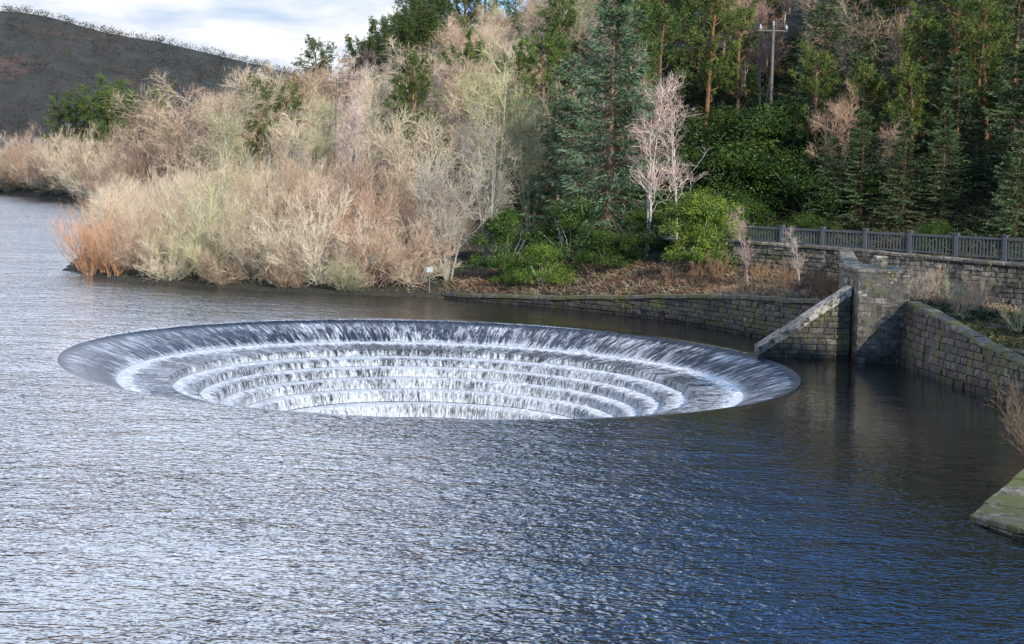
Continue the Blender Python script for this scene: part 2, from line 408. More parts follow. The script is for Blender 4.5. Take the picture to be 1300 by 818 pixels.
def wall_into(mb, cb, path, tops, base=-.7, ch=.24, thick=.8, batter=.05, cop_h=.16, cop_over=.06, seed=1, lo=.25, hi=.65):
    rng = random.Random(seed)
    s, P, Nn = interp_path(path); Lt = s[-1]
    topf = lambda q: float(np.interp(q, s, tops))
    basef = (lambda q: float(np.interp(q, s, base))) if hasattr(base, '__len__') else (lambda q: base)
    zmin = min(base) if hasattr(base, '__len__') else base
    zmax = max(tops)
    def pt(q, off, z):
        b = P(q) + Nn(q) * (off - batter * max(z, -1)); return (b[0], b[1], z)
    z0 = zmin
    while z0 < zmax:
        h = ch * rng.uniform(.8, 1.2)
        q = -rng.uniform(0, .6)
        while q < Lt:
            ln = rng.uniform(lo, hi); a = max(q, 0); b = min(q + ln, Lt); q += ln
            if b - a < .06: continue
            m = (a + b) / 2; tpa, tpb = topf(a), topf(b)
            if z0 > max(tpa, tpb) - .03 or z0 + h < basef(m): continue
            za = min(z0 + h, max(tpa, z0 + .01)); zb = min(z0 + h, max(tpb, z0 + .01))
            g = .008; o = rng.uniform(-.028, .028); c = .02
            a2, b2 = a + g, b - g; zl = z0 + g
            za -= g; zb -= g
            if za <= zl: za = zl + .004
            if zb <= zl: zb = zl + .004
            vs = [pt(a2, -.2, zl), pt(b2, -.2, zl), pt(b2, -.2, zb), pt(a2, -.2, za),
                  pt(a2, o - c, zl), pt(b2, o - c, zl), pt(b2, o - c, zb), pt(a2, o - c, za)]
            e = min(.025, (b2 - a2) / 3, (min(za, zb) - zl) / 3)
            r = [rng.uniform(-.018, .018) for _ in range(4)]
            vs += [pt(a2 + e, o + r[0], zl + e), pt(b2 - e, o + r[1], zl + e), pt(b2 - e, o + r[2], zb - e), pt(a2 + e, o + r[3], za - e)]
            mb.add(vs, [(0, 1, 5, 4), (1, 2, 6, 5), (2, 3, 7, 6), (3, 0, 4, 7), (4, 5, 9, 8), (5, 6, 10, 9), (6, 7, 11, 10), (7, 4, 8, 11), (8, 9, 10, 11)],
                   0, min(1, max(0, rng.gauss(.45, .25))))
        z0 += h
    n = max(2, int(Lt / .6) + 1); qs = np.linspace(0, Lt, n); vs = []
    for q in qs:
        tz = topf(q) - .012
        vs += [pt(q, -.055, zmin), pt(q, -.055, tz), pt(q, -thick, tz), pt(q, -thick, zmin)]
    fs = []
    for i in range(n - 1):
        for j in range(4):
            fs.append((i * 4 + j, i * 4 + (j + 1) % 4, (i + 1) * 4 + (j + 1) % 4, (i + 1) * 4 + j))
    fs += [(0, 1, 2, 3), ((n - 1) * 4, (n - 1) * 4 + 3, (n - 1) * 4 + 2, (n - 1) * 4 + 1)]
    mb.add(vs, fs, 0, .05)
    if cb is not None:
        q = 0
        while q < Lt - .01:
            ln = rng.uniform(.6, 1.1); a = q + .006; b = min(q + ln, Lt) - .006; q += ln
            if b - a < .05: break
            j = rng.uniform(-.02, .02); o = cop_over + rng.uniform(-.025, .02)
            za, zb = topf(a) + j, topf(b) + j; c = .03
            vs = []
            for (q_, z_) in ((a, za), (b, zb)):
                vs += [pt(q_, o, z_), pt(q_, o, z_ + cop_h - c), pt(q_, o - c, z_ + cop_h), pt(q_, -thick - .03 + c, z_ + cop_h), pt(q_, -thick - .03, z_ + cop_h - c), pt(q_, -thick - .03, z_)]
            fs = [(i, (i + 1) % 6, 6 + (i + 1) % 6, 6 + i) for i in range(6)]
            fs += [(0, 1, 4, 5), (1, 2, 3, 4), (6, 11, 10, 7), (7, 10, 9, 8)]
            cb.add(vs, fs, 0, min(1, max(0, rng.gauss(.5, .22))))

def wall_thing(name, label, paths, mats=(None, None), cat="wall", coping=True, **k):
    e = empty(name, (0, 0, 0)); top(e, label, cat)
    mb, cb = MB(), MB()
    for i, (p, t) in enumerate(paths):
        kk = dict(k); kk['seed'] = k.get('seed', 1) + i
        wall_into(mb, cb if coping else None, p, t, **kk)
    bx, by = paths[0][0][0]
    e.location = (bx, by, 0)
    o = obj("masonry", mb.mesh("masonry", [mats[0] or M_stone], tone=True), e); o.location = (-bx, -by, 0)
    if cb.n:
        o = obj("coping", cb.mesh("coping", [mats[1] or M_cop], tone=True), e); o.location = (-bx, -by, 0)
    return e

wall_thing("retaining_wall", "low curving mossy stone retaining wall at the water's edge",
    [([(-3, 74.15), (-1.6, 73.4), (2.03, 71.6), (4.7, 69.5), (6.97, 66.9), (8.8, 64.1), (10.35, 60.9), (12.4, 57.0)], [.1, .15, .35, .65, 1.0, 1.3, 1.5, 1.75])], seed=3, batter=.12, thick=.6, ch=.2)
wall_thing("retaining_wall", "tall curved stone retaining wall stained dark above the water",
    [([(13.7, 55.2), (13.75, 53), (14.0, 50.5), (14.6, 47.5), (15.3, 44.6), (16.2, 42)], [2.1, 2.05, 1.8, 1.35, 1.0, .85])], seed=9, batter=.1, thick=.45, cop_h=.12, cop_over=.02, ch=.22)
wall_thing("parapet_wall", "long roadside parapet wall of coursed gritstone",
    [([(9.0, 71.42), (15, 65.74), (23, 58.16)], [3.3, 3.28, 3.1])], base=[1.9, 1.7, .9], thick=.5, seed=14, ch=.2, batter=.0, mats=(M_stone_p, M_copclean), cop_h=.12)
px0, px1, py0, py1 = 12.25, 14.05, 54.7, 58.0
pt_ = 3.15
pier = wall_thing("pier", "square stone pier rising from the water beside the overflow",
    [([(px0, py0), (px1, py0)], [pt_, pt_]), ([(px1, py0), (px1, py1)], [pt_, pt_]), ([(px1, py1), (px0, py1)], [pt_, pt_]), ([(px0, py1), (px0, py0)], [pt_, pt_])],
    seed=21, thick=.88, batter=.0, ch=.23, mats=(M_stone_p, M_copclean), cat="pier", coping=False)
def boxm(mb, x0, x1, y0, y1, z0, z1, c=.03, tone=.5):
    vs = [(x0, y0, z0), (x1, y0, z0), (x1, y1, z0), (x0, y1, z0), (x0, y0, z1 - c), (x1, y0, z1 - c), (x1, y1, z1 - c), (x0, y1, z1 - c),
          (x0 + c, y0 + c, z1), (x1 - c, y0 + c, z1), (x1 - c, y1 - c, z1), (x0 + c, y1 - c, z1)]
    mb.add(vs, [(3, 2, 1, 0), (0, 1, 5, 4), (1, 2, 6, 5), (2, 3, 7, 6), (3, 0, 4, 7), (4, 5, 9, 8), (5, 6, 10, 9), (6, 7, 11, 10), (7, 4, 8, 11), (8, 9, 10, 11)], 0, tone)
mb = MB(); yy = py0 - .02
for i, dl in enumerate((.85, .8, .9, .79)):
    xm = (px0 + px1) / 2 + (.1, -.15, .05, .12)[i]
    boxm(mb, px0 - .02, xm - .005, yy, yy + dl - .01, pt_ + .002, pt_ + .10 + .01 * (i % 2), .02, .35 + .12 * i)
    boxm(mb, xm + .005, px1 + .02, yy, yy + dl - .01, pt_ + .002, pt_ + .11 - .01 * (i % 2), .02, .7 - .12 * i)
    yy += dl
o = obj("coping", mb.mesh("coping", [M_copclean], tone=True), pier); o.location = (-px0, -py0, 0)
wall_thing("buttress", "sloping triangular stone buttress with smooth pale coping",
    [([(8.95, 55.5), (12.2, 55.5)], [.0, 2.3])], seed=31, thick=.85, batter=0, mats=(M_stone, M_coppale), cop_h=.3, cop_over=.05, cat="buttress", base=-.5, ch=.2)
wall_thing("return_wall", "short stone wall joining pier to roadside",
    [([(13.0, 58.05), (14.4, 65.9)], [3.1, 3.2])], seed=37, thick=.5, batter=0, base=1.2, ch=.2, mats=(M_stone_p, M_copclean))
wall_thing("stone_ledge", "rough stone ledge with bright green moss meeting the water",
    [([(12.8, 36.2), (11, 33.3), (9.0, 30.1)], [.5, .3, .02]), ([(9.0, 30.1), (9.5, 28.5), (11.2, 26)], [.02, .12, .25])], seed=41, thick=.9, batter=.1, ch=.15, cat="ledge", mats=(M_stone_p, M_ledge), cop_h=.12, cop_over=-.02)

gp = empty("stone_post", (13.3, 56.0, pt_ + .11)); top(gp, "short square stone gatepost with flat worn top", "post")
mb = MB(); boxm(mb, -.2, .2, -.2, .2, 0, .34, .01, .6); obj("shaft", mb.mesh("shaft", [M_stone_p], tone=True), gp)
mb = MB(); boxm(mb, -.215, .215, -.215, .215, .342, .42, .03, .8); obj("cap", mb.mesh("cap", [M_copclean], tone=True), gp)

# ------------------------------------------------------------------ road and railing
D = np.array([.726, -.688]); NN = np.array([.688, .726]); P0 = np.array([10.5, 70.0])
def road_pt(l, t, z): p = P0 + D * l + NN * t; return (p[0], p[1], z)
def strip(mb, l0, l1, t0, t1, z, step=2.0):
    ls = np.arange(l0, l1 + .01, step)
    vs = [];
    for l in ls: vs += [road_pt(l, t0, z), road_pt(l, t1, z)]
    mb.add(vs, [(2 * i, 2 * i + 2, 2 * i + 3, 2 * i + 1) for i in range(len(ls) - 1)])
mb = MB(); strip(mb, -14, 60, 1.9, 6.2, 3.03)
top(obj("road", mb.mesh("road", [M_road])), "narrow asphalt road behind the parapet", kind="structure")
mb = MB(); strip(mb, -14, 60, .95, 1.78, 3.13); 
vs = []; ls = np.arange(-14, 60.1, 2)
for l in ls: vs += [road_pt(l, 1.78, 3.13), road_pt(l, 1.9, 3.13), road_pt(l, 1.9, 3.0)]
mb.add(vs, [(3 * i + j, 3 * i + 3 + j, 3 * i + 4 + j, 3 * i + 1 + j) for i in range(len(ls) - 1) for j in range(2)])
top(obj("pavement", mb.mesh("pavement", [simple("pavement_slab", (.22, .21, .19), .9)])), "raised pavement with kerb beside the road", kind="structure")
mb = MB(); strip(mb, -14, 60, 4.0, 4.1, 3.036)
top(obj("road_marking", mb.mesh("road_marking", [M_paint])), "white painted line along the road", kind="structure")

l00 = -.6
rail = empty("railing", road_pt(l00, .75, 3.1)); top(rail, "dark iron vertical bar railing along the road", "railing")
def boxv(mb, a, b, w, h):
    a = np.array(a, float); b = np.array(b, float); d = b - a
    if abs(d[2]) > np.hypot(d[0], d[1]):
        u = np.array([D[0], D[1], 0]) * w / 2; v = np.array([NN[0], NN[1], 0]) * h / 2
    else:
        t = norm(np.array([d[1], -d[0], 0])); u = t * w / 2; v = np.array([0, 0, h / 2])
    vs = [a - u - v, a + u - v, a + u + v, a - u + v, b - u - v, b + u - v, b + u + v, b - u + v]
    mb.add(vs, [(3, 2, 1, 0), (4, 5, 6, 7), (0, 1, 5, 4), (1, 2, 6, 5), (2, 3, 7, 6), (3, 0, 4, 7)])
rb = np.array(rail.location)
pan = 2.1
def railtop(l): return float(np.interp(l, [0, 17], [4.05, 4.3]))
for i in range(10):
    l0 = l00 + i * pan; l1 = l0 + pan
    def rp(l, z): return np.array(road_pt(l, .75, z)) - rb
    mb = MB()
    boxv(mb, rp(l0 + .05, railtop(l0) - .03), rp(l1 - .05, railtop(l1) - .03), .10, .10)
    boxv(mb, rp(l0 + .05, 3.45), rp(l1 - .05, 3.45), .06, .07)
    n = 14
    for j in range(1, n):
        l = l0 + pan * j / n
        boxv(mb, rp(l, 3.48), rp(l, railtop(l) - .08), .05, .05)
    obj("panel", mb.mesh("panel", [M_rail]), rail)
    mb = MB(); boxv(mb, rp(l0, 3.05), rp(l0, railtop(l0) + .08), .16, .16)
    boxv(mb, rp(l0, railtop(l0) + .081), rp(l0, railtop(l0) + .13), .2, .2)
    obj("post", mb.mesh("post", [M_rail]), rail)

# ------------------------------------------------------------------ plants
def grow(rng, P, n, t0, t1, ang, Ln, up, S=4, curve=.15, wig=.04, tfall=.5):
    Np, Sp, _ = P.shape
    ix = np.repeat(np.arange(Np), n); M = len(ix)
    t = rng.uniform(t0, t1, M); q = t * (Sp - 1); i = np.minimum(q.astype(int), Sp - 2); fr = (q - i)[:, None]
    base = P[ix, i] * (1 - fr) + P[ix, i + 1] * fr
    pd = norm(P[ix, i + 1] - P[ix, i])
    r = rng.normal(size=(M, 3)); r = norm(r - (r * pd).sum(1, keepdims=True) * pd)
    a = ang * rng.uniform(.6, 1.3, M)[:, None]
    d = norm(pd * np.cos(a) + r * np.sin(a) + np.array([0, 0, up]))
    l = Ln * rng.uniform(.6, 1.25, M) * (1 - tfall * t)
    s = np.linspace(0, 1, S)[None, :, None]
    cv = rng.normal(size=(M, 3)) * curve + np.array([0, 0, up * .35])
    out = base[:, None] + d[:, None] * l[:, None, None] * s + cv[:, None] * l[:, None, None] * s ** 2
    out = out + rng.normal(size=out.shape) * wig * l[:, None, None] * (s > 0)
    return out
def tap(M, S, a, b): return np.broadcast_to(np.linspace(a, b, S)[None], (M, S))

def trunk_path(rng, H, S=9, lean=.05, wig=.05, n=1, spread=0.0, base=.15):
    az = rng.uniform(0, 2 * math.pi, n); an = rng.uniform(.3, 1, n) * spread
    d = np.stack([np.cos(az) * np.sin(an), np.sin(az) * np.sin(an), np.cos(an)], 1) + rng.normal(size=(n, 3)) * lean * np.array([1, 1, 0])
    s = np.linspace(0, 1, S)[None, :, None]
    b = np.stack([np.cos(az), np.sin(az), np.zeros(n)], 1) * base * (n > 1)
    P = b[:, None] + norm(d)[:, None] * H * s * rng.uniform(.8, 1, n)[:, None, None]
    P = P + np.cumsum(rng.normal(size=P.shape) * wig, 1) * (s > 0) * np.array([1, 1, 0])
    P[:, 0, 2] = -.3
    return P

def bare_tree(seed, H, R, stems=1, n1=18, up=.22, spread=0., twig=.016, a1=.85, tlo=.22, kids=(7, 6, 3), r0=.14):
    rng = np.random.default_rng(seed)
    T = trunk_path(rng, H * .93, n=stems, spread=spread)
    L1 = grow(rng, T, n1, tlo, .98, a1, R * 1.05, up, S=6, tfall=.6, wig=.035)
    L2 = grow(rng, L1, kids[0], .2, 1, .75, R * .5, up * .5, S=4, wig=.06)
    L3 = grow(rng, L2, kids[1], .1, 1, .75, R * .3, up * .3, S=3, wig=.06)
    L4 = grow(rng, L3, kids[2], .1, 1, .65, R * .2, up * .3, S=2)
    tr = MB(); S = T.shape[1]
    tr.tubes(T, tap(len(T), S, r0, r0 * .12), 7)
    tr.tubes(L1, tap(len(L1), 6, r0 * .33, r0 * .08), 4)
    cr = MB()
    cr.tubes(L2, tap(len(L2), 4, .022, .008), 3)
    cr.ribbons(L3, tap(len(L3), 3, twig, twig * .6), rng)
    cr.ribbons(L4, tap(len(L4), 2, twig * .9, twig * .5), rng)
    return tr, cr

def willow(seed, H, R, stems=50, twig=.013, kids=(8, 6, 3), up=.2, amax=1.42, f2=.27, f3=.17, f4=.105):
    rng = np.random.default_rng(seed)
    n = stems
    az = rng.uniform(0, 2 * math.pi, n); an = np.sqrt(rng.uniform(0, 1, n)) * amax
    d = np.stack([np.cos(az) * np.sin(an), np.sin(az) * np.sin(an), np.cos(an)], 1)
    ll = 1 / np.sqrt((np.sin(an) / R) ** 2 + (np.cos(an) / H) ** 2) * rng.uniform(.8, .9, n)
    s = np.linspace(0, 1, 7)[None, :, None]
    T = norm(d)[:, None] * ll[:, None, None] * s
    T[:, :, 2] += (np.sin(an) * ll * .22)[:, None] * s[..., 0] ** 2 
    T = T + np.cumsum(rng.normal(size=T.shape) * .07, 1) * (s > 0)
    T[:, :, :2] += (rng.normal(size=(n, 2)) * .3)[:, None]
    T[:, 0, 2] = -.3
    L2 = grow(rng, T, kids[0], .25, 1, .68, R * f2, up, S=4, tfall=.25, wig=.05)
    L3 = grow(rng, L2, kids[1], .1, 1, .7, R * f3, up, S=3, wig=.05, tfall=.3)
    L4 = grow(rng, L3, kids[2], .1, 1, .7, R * f4, up, S=2, tfall=.2)
    mb = MB()
    mb.tubes(T, tap(n, 7, .038, .009), 4, 1)
    mb.ribbons(L2, tap(len(L2), 4, .022, .010), rng)
    mb.ribbons(L3, tap(len(L3), 3, twig, twig * .5), rng)
    mb.ribbons(L4, tap(len(L4), 2, twig * .85, twig * .4), rng)
    return mb

def spruce(seed, H, R, dens=24, m=28, lw=(.05, .10)):
    rng = np.random.default_rng(seed)
    T = trunk_path(rng, H * .98, lean=.01, wig=.02)
    tr = MB(); tr.tubes(T, tap(1, 9, .2, .02), 7)
    nb = int(H * dens)
    z = H * (1 - rng.uniform(0, 1, nb) ** .75 * .95)
    z = np.clip(z, .4, H * .985)
    az = rng.uniform(0, 2 * math.pi, nb)
    ln = (R * (1 - z / H) ** .75 * rng.uniform(.5, 1.25, nb) + .15)
    lobes = 1 + .22 * np.sin(az * 3 + z * .9); ln = ln * lobes
    el = -.25 + .75 * (z / H) + rng.normal(size=nb) * .13
    d = np.stack([np.cos(az) * np.cos(el), np.sin(az) * np.cos(el), np.sin(el)], 1)
    s = np.linspace(0, 1, 5)[None, :, None]
    q = z / (H * .98) * 8; i = np.minimum(q.astype(int), 7); fr = (q - i)[:, None]
    base = T[0, i] * (1 - fr) + T[0, i + 1] * fr
    Bp = base[:, None] + d[:, None] * ln[:, None, None] * s
    Bp[:, :, 2] += (-.25 * ln[:, None] * s[..., 0] + .25 * ln[:, None] * s[..., 0] ** 3)
    tr.tubes(Bp, tap(nb, 5, .022, .006), 3)
    cr = MB()
    ix = np.repeat(np.arange(nb), m); M = len(ix)
    t = rng.uniform(.12, 1, M) ** .7; q = t * 4; i = np.minimum(q.astype(int), 3); fr = (q - i)[:, None]
    c = Bp[ix, i] * (1 - fr) + Bp[ix, i + 1] * fr
    side = norm(np.cross(d, [0, 0, 1.]))[ix] * rng.choice([-1, 1], M)[:, None]
    dd = norm(d[ix] * .7 + side * rng.uniform(.2, 1, M)[:, None] + rng.normal(size=(M, 3)) * .25 + np.array([0, 0, -.3]))
    c = c + side * (rng.uniform(0, .26, M) * ln[ix] * (1 - t * .6))[:, None]
    sd = norm(np.cross(dd, rng.normal(size=(M, 3))))
    cr.leaves(c, dd, sd, rng.uniform(.2, .42, M), rng.uniform(lw[0], lw[1], M))
    return tr, cr

def pine(seed, H, R, lo=.38, n1=28):
    rng = np.random.default_rng(seed)
    T = trunk_path(rng, H * .96, lean=.04, wig=.05)
    tr = MB(); tr.tubes(T, tap(1, 9, .2, .05), 7)
    L1 = grow(rng, T, n1, lo, 1, 1.05, R, .25, S=5, tfall=.55)
    tr.tubes(L1, tap(len(L1), 5, .05, .012), 4)
    dead = grow(rng, T, 10, .08, max(lo, .15), 1.3, R * .5, -.1, S=4, tfall=0)
    tr.tubes(dead, tap(len(dead), 4, .018, .005), 3)
    L2 = grow(rng, L1, 7, .3, 1, .6, R * .38, .25, S=4)
    cr = MB()
    m = 8; n = 8
    ix = np.repeat(np.arange(len(L2)), m); M = len(ix)
    t = rng.uniform(.15, 1.05, M)
    c = L2[ix, 0] * (1 - t[:, None]) + L2[ix, 3] * t[:, None] + rng.normal(size=(M, 3)) * .12
    d0 = norm(L2[ix, 3] - L2[ix, 0] + np.array([0, 0, .35]))
    c = np.repeat(c, n, 0); dd = norm(np.repeat(d0, n, 0) * .6 + rng.normal(size=(M * n, 3)) * .75)
    sd = norm(np.cross(dd, rng.normal(size=dd.shape)))
    cr.leaves(c, dd, sd, rng.uniform(.16, .3, len(c)), rng.uniform(.035, .06, len(c)))
    return tr, cr

def rhodo(seed, H, R, nl=24):
    rng = np.random.default_rng(seed)
    mb = MB()
    st = trunk_path(rng, H * .7, S=6, n=10, spread=.9)
    mb.tubes(st, tap(10, 6, .05, .015), 4, 1)
    for k in range(nl):
        az = rng.uniform(0, 2 * math.pi); e = rng.uniform(0, 1) ** .8 * 1.5
        rr = rng.uniform(.5, .95)
        if k < nl // 3: e = .02; rr = rng.uniform(.7, .95)
        c = np.array([math.cos(az) * math.cos(e) * R * rr, math.sin(az) * math.cos(e) * R * rr, .12 * H + math.sin(e) * H * rr * .88])
        rad = rng.uniform(.15, .33) * R
        n = 600
        u = norm(rng.normal(size=(n, 3))); u[:, 2] = np.abs(u[:, 2]) * 1.1 - .45; u = norm(u)
        p = c + u * (rad * rng.uniform(.5, 1.2, n) * (1 + .25 * np.sin(u[:, 0] * 7 + u[:, 2] * 6)))[:, None]
        dd = norm(u * .6 + rng.normal(size=(n, 3)) * .6 + np.array([0, 0, -.15]))
        sd = norm(np.cross(dd, u + rng.normal(size=(n, 3)) * .4))
        mb.leaves(p, dd, sd, rng.uniform(.10, .18, n), rng.uniform(.04, .065, n))
    return mb

LIB = {}
def lib_tree(kind, variants, mt, mc):
    LIB[kind] = [(t.mesh(kind + "_trunk", [mt], smooth=True), c.mesh(kind + "_crown", [mc])) for t, c in variants]
lib_tree("bare_tree", [bare_tree(11, 10, 3.4, 1, 22), bare_tree(12, 10, 3.6, 3, 9, spread=.3), bare_tree(13, 10, 3.2, 2, 12, spread=.2), bare_tree(14, 10, 3.9, 5, 7, spread=.42, tlo=.15)], M_bark, M_twig)
lib_tree("birch_tree", [bare_tree(21, 10, 2.4, 1, 24, .4, twig=.014, a1=.65, r0=.1), bare_tree(22, 10, 2.5, 2, 14, .35, .12, twig=.014, a1=.65, r0=.09), bare_tree(23, 10, 2.3, 3, 10, .4, .15, twig=.014, a1=.6, r0=.08),
    bare_tree(24, 10, 2.6, 2, 11, .35, .16, twig=.015, a1=.65, r0=.085, kids=(5, 4, 2))], M_birchbark, M_twig_b)
lib_tree("spruce_tree", [spruce(31, 14, 3.7, 32, 40, (.035, .075)), spruce(32, 14, 3.2), spruce(33, 14, 3.3)], M_pinebark, M_spruce)
lib_tree("pine_tree", [pine(41, 12, 3.2), pine(42, 12, 3.4, .25), pine(43, 12, 2.8, .45), pine(44, 12, 3.8, .1, 36)], M_pinebark, M_pine)
LIB["willow_shrub"] = [willow(s, 6, 3.4).mesh("willow_shrub", [M_twig, M_bark]) for s in (51, 52, 53, 54)] + [willow(55, 6, 3.3, 16, .014, (6, 4, 2), .35, 1.1, .36, .22, .14).mesh("willow_shrub", [M_twig, M_bark])]
me = willow(56, 6, 3.4, 22, .014, (6, 4, 1), .4, 1.0, .34, .2, .12).mesh("willow_shrub", [M_twig, M_twig]); LIB["willow_shrub"].append(me)
LIB["rhododendron_bush"] = [rhodo(s, 3.6, 2.6).mesh("rhododendron_bush", [M_rhodo, M_bark]) for s in (61, 62, 63)]
NV = {"bare_tree": 4, "birch_tree": 3, "spruce_tree": 3, "pine_tree": 4, "willow_shrub": 4, "rhododendron_bush": 3}
GROUP = {"bare_tree": "bare winter trees on the hillside", "birch_tree": "leafless birch trees", "spruce_tree": "spruce trees on the slope",
         "pine_tree": "pine trees in the hillside wood", "willow_shrub": "leafless willow bushes on the bank", "rhododendron_bush": "evergreen rhododendron bushes"}
CAT = {"bare_tree": "tree", "birch_tree": "tree", "spruce_tree": "tree", "pine_tree": "tree", "willow_shrub": "bush", "rhododendron_bush": "bush"}
PL = []
R_ = random.Random(7)
def place(kind, x, y, sc, label, color=(1, 1, 1), var=None, sxy=1.0, dz=0.0, rot=None):
    z = H1(x, y) - .05 + dz
    i = R_.randrange(NV[kind]) if var is None else var
    rot = R_.uniform(0, 6.283) if rot is None else rot
    it = LIB[kind][i]
    col = (*color, 1)
    if isinstance(it, tuple):
        e = empty(kind, (x, y, z)); e.scale = (sc * sxy, sc * sxy, sc); e.rotation_euler = (0, 0, rot)
        for nm, me in (("trunk", it[0]), ("crown", it[1])):
            o = bpy.data.objects.new(nm, me); o.parent = e; o.color = col; link(o)
    else:
        e = obj(kind, it, None, (x, y, z)); e.scale = (sc * sxy, sc * sxy, sc); e.rotation_euler = (0, 0, rot); e.color = col
    top(e, label, CAT[kind], GROUP[kind])
    PL.append((x, y, kind))
    return e

GOLD = (1.0, .96, .90); ORANGE = (1.0, .64, .44); RED = (.80, .62, .57); OLIVE = (.78, .82, .65); GREY = (.70, .71, .74); YEL = (.90, .95, .70); PINK = (.93, .80, .75); PALE = (1.10, 1.07, 1.03); BROWN = (.70, .59, .52)
LW = "dense golden leafless willow bush on the reservoir bank"
LO = "bright orange stemmed willow bush leaning over the water"
LR = "reddish twigged willow bush on the reservoir bank"
for x, y, s, c, l in [(-18.0, 79.8, .8, PINK, LW), (-15.2, 78.6, .95, OLIVE, LW),
        (-12.2, 77.2, .92, GOLD, LW), (-9.2, 76.6, 1.02, PALE, LW), (-6.3, 76.4, 1.0, RED, LR), (-4.6, 76.4, .7, GOLD, LW),
        (-19.8, 84.5, .9, PALE, LW), (-15.8, 84, 1.1, GOLD, LW), (-11.8, 82.5, 1.15, BROWN, LR), (-8.0, 81.5, 1.2, RED, LR), (-4.9, 81, 1.1, BROWN, LR),
        (-10.8, 75.5, .42, BROWN, LW), (-13.8, 76.4, .45, BROWN, LW), (-7.8, 75.2, .42, OLIVE, LW), (-16.8, 77.6, .5, GOLD, LW), (-22, 88, .8, GOLD, LW), (-20.4, 82, .6, PINK, LW)]:
    place("willow_shrub", x, y, s, l, c)
for x, y, s in [(-23.0, 84.2, .6), (-22.0, 82.2, .75), (-20.8, 80.8, .7), (-19.8, 79.4, .5), (-21.4, 80.2, .35)]:
    place("willow_shrub", x, y, s, LO, ORANGE, 5, .95)
place("bare_tree", -2.9, 76.5, .66, "slender grey many stemmed bare tree by the water", GREY, 3, .8)
place("bare_tree", -1.0, 79, .72, "slender grey many stemmed bare tree by the water", GREY, 1, .8)
place("bare_tree", -.8, 85, .9, "tall pale yellow green bare tree", YEL, 1, .9)
place("bare_tree", 1.2, 86, .85, "tall pale yellow green bare tree", YEL, 3, .85)
place("spruce_tree", 4.9, 78.8, 1.12, "tall feathery blue green spruce behind the stone bank", (1.0, 1.08, 1.1), 0, .95)
place("spruce_tree", 3.2, 86, .85, "tall feathery blue green spruce behind the stone bank", (.9, 1.0, .95), 0, .9)
place("birch_tree", 6.6, 74.8, .82, "slim birch with pale trunks and pink twigs", (1.1, 1.0, .95), 3)
place("birch_tree", 8.2, 76, .8, "slim birch with pale trunks and pink twigs", (1.1, 1.0, .95), 3)
place("birch_tree", 7.3, 80, .95, "slim birch with pale trunks and pink twigs", PINK, 3)
LRh = "glossy green rhododendron bush above the stone wall"
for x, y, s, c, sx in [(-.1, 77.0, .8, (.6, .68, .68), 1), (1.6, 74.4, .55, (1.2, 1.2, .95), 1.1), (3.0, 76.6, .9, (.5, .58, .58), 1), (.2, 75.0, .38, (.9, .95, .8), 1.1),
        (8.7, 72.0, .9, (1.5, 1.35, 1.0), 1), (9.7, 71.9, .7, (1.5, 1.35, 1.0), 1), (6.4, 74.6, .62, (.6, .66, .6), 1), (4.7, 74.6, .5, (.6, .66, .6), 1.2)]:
    place("rhododendron_bush", x, y, s, LRh, c, sxy=sx)
LRd = "large dark evergreen rhododendron thicket on the slope"
for x, y, s in [(12.5, 81, 1.1), (15.0, 79, .95), (9.5, 83, 1.1), (11.5, 86, 1.2), (14.5, 84, 1.2), (17.6, 80.0, .8), (12, 77.8, .6), (14.5, 75.6, .45), (19.5, 71.2, .4), (24.5, 66.5, .45), (18, 77, .6)]:
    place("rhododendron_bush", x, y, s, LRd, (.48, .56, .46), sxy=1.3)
for x, y, s, k in [(18.5, 81, .6, 1), (21, 77.5, .6, 2), (26, 73, .6, 2), (16.8, 85, .7, 1), (24, 80, .7, 1), (20.3, 73.6, .38, 1), (22.6, 70.0, .4, 2), (17.0, 76.0, .4, 1), (25, 69, .5, 1), (18.6, 74.4, .42, 2), (15.8, 77, .35, 2), (21.3, 75.0, .5, 1), (23.4, 73.2, .55, 2)]:
    place("spruce_tree", x, y, s, "dark spruce at the edge of the roadside wood", (.8, .84, .68), k, 1.2)
for x, y, s in [(19.4, 76.2, .62), (22.4, 76, .7), (25.2, 71.6, .7), (17.8, 78.8, .62), (20.8, 79.6, .75), (26.8, 69.6, .7), (15.8, 81.5, .6), (23.6, 78, .75), (27.2, 74.5, .8)]:
    place("pine_tree", x, y, s, "olive pine in a sunlit tint with orange trunk above the road", (1.1, 1.0, .8), None, 1.0)  # warm bright tint puts sunlight into the tree colour
for x, y, s in [(18.2, 75.4, .5), (24.4, 70.3, .5), (16.3, 78.6, .55), (19.4, 82.3, .75)]:
    place("bare_tree", x, y, s, "brown leafless tree among conifers above the road", R_.choice([BROWN, RED]), None, .9)
for x, y, s, c in [(14.9, 56.9, .30, GREY), (16.2, 54.5, .28, BROWN), (15.6, 58.5, .34, RED), (17.2, 57, .3, BROWN), (15.3, 52.8, .22, BROWN), (16.8, 60.5, .3, BROWN), (15.9, 56.4, .25, OLIVE), (16.6, 51, .25, OLIVE)]:
    place("willow_shrub", x, y, s, "straggly leafless scrub beside the pier", c, 4)
for x, y, s in [(13.4, 38.6, .5), (13.0, 37.2, .42), (14.2, 40.2, .45), (12.6, 36.4, .3), (13.9, 39.4, .5), (14.6, 41.6, .4)]:
    place("willow_shrub", x, y, s, "straggly leafless dark scrub on the bank", (.34, .28, .24), 4)
place("birch_tree", 10.3, 66.8, .33, "small leafless sapling in front of the parapet", PINK, 3, 1.2)
place("birch_tree", 12.1, 64.6, .25, "small leafless sapling in front of the parapet", GOLD, 3, 1.2)
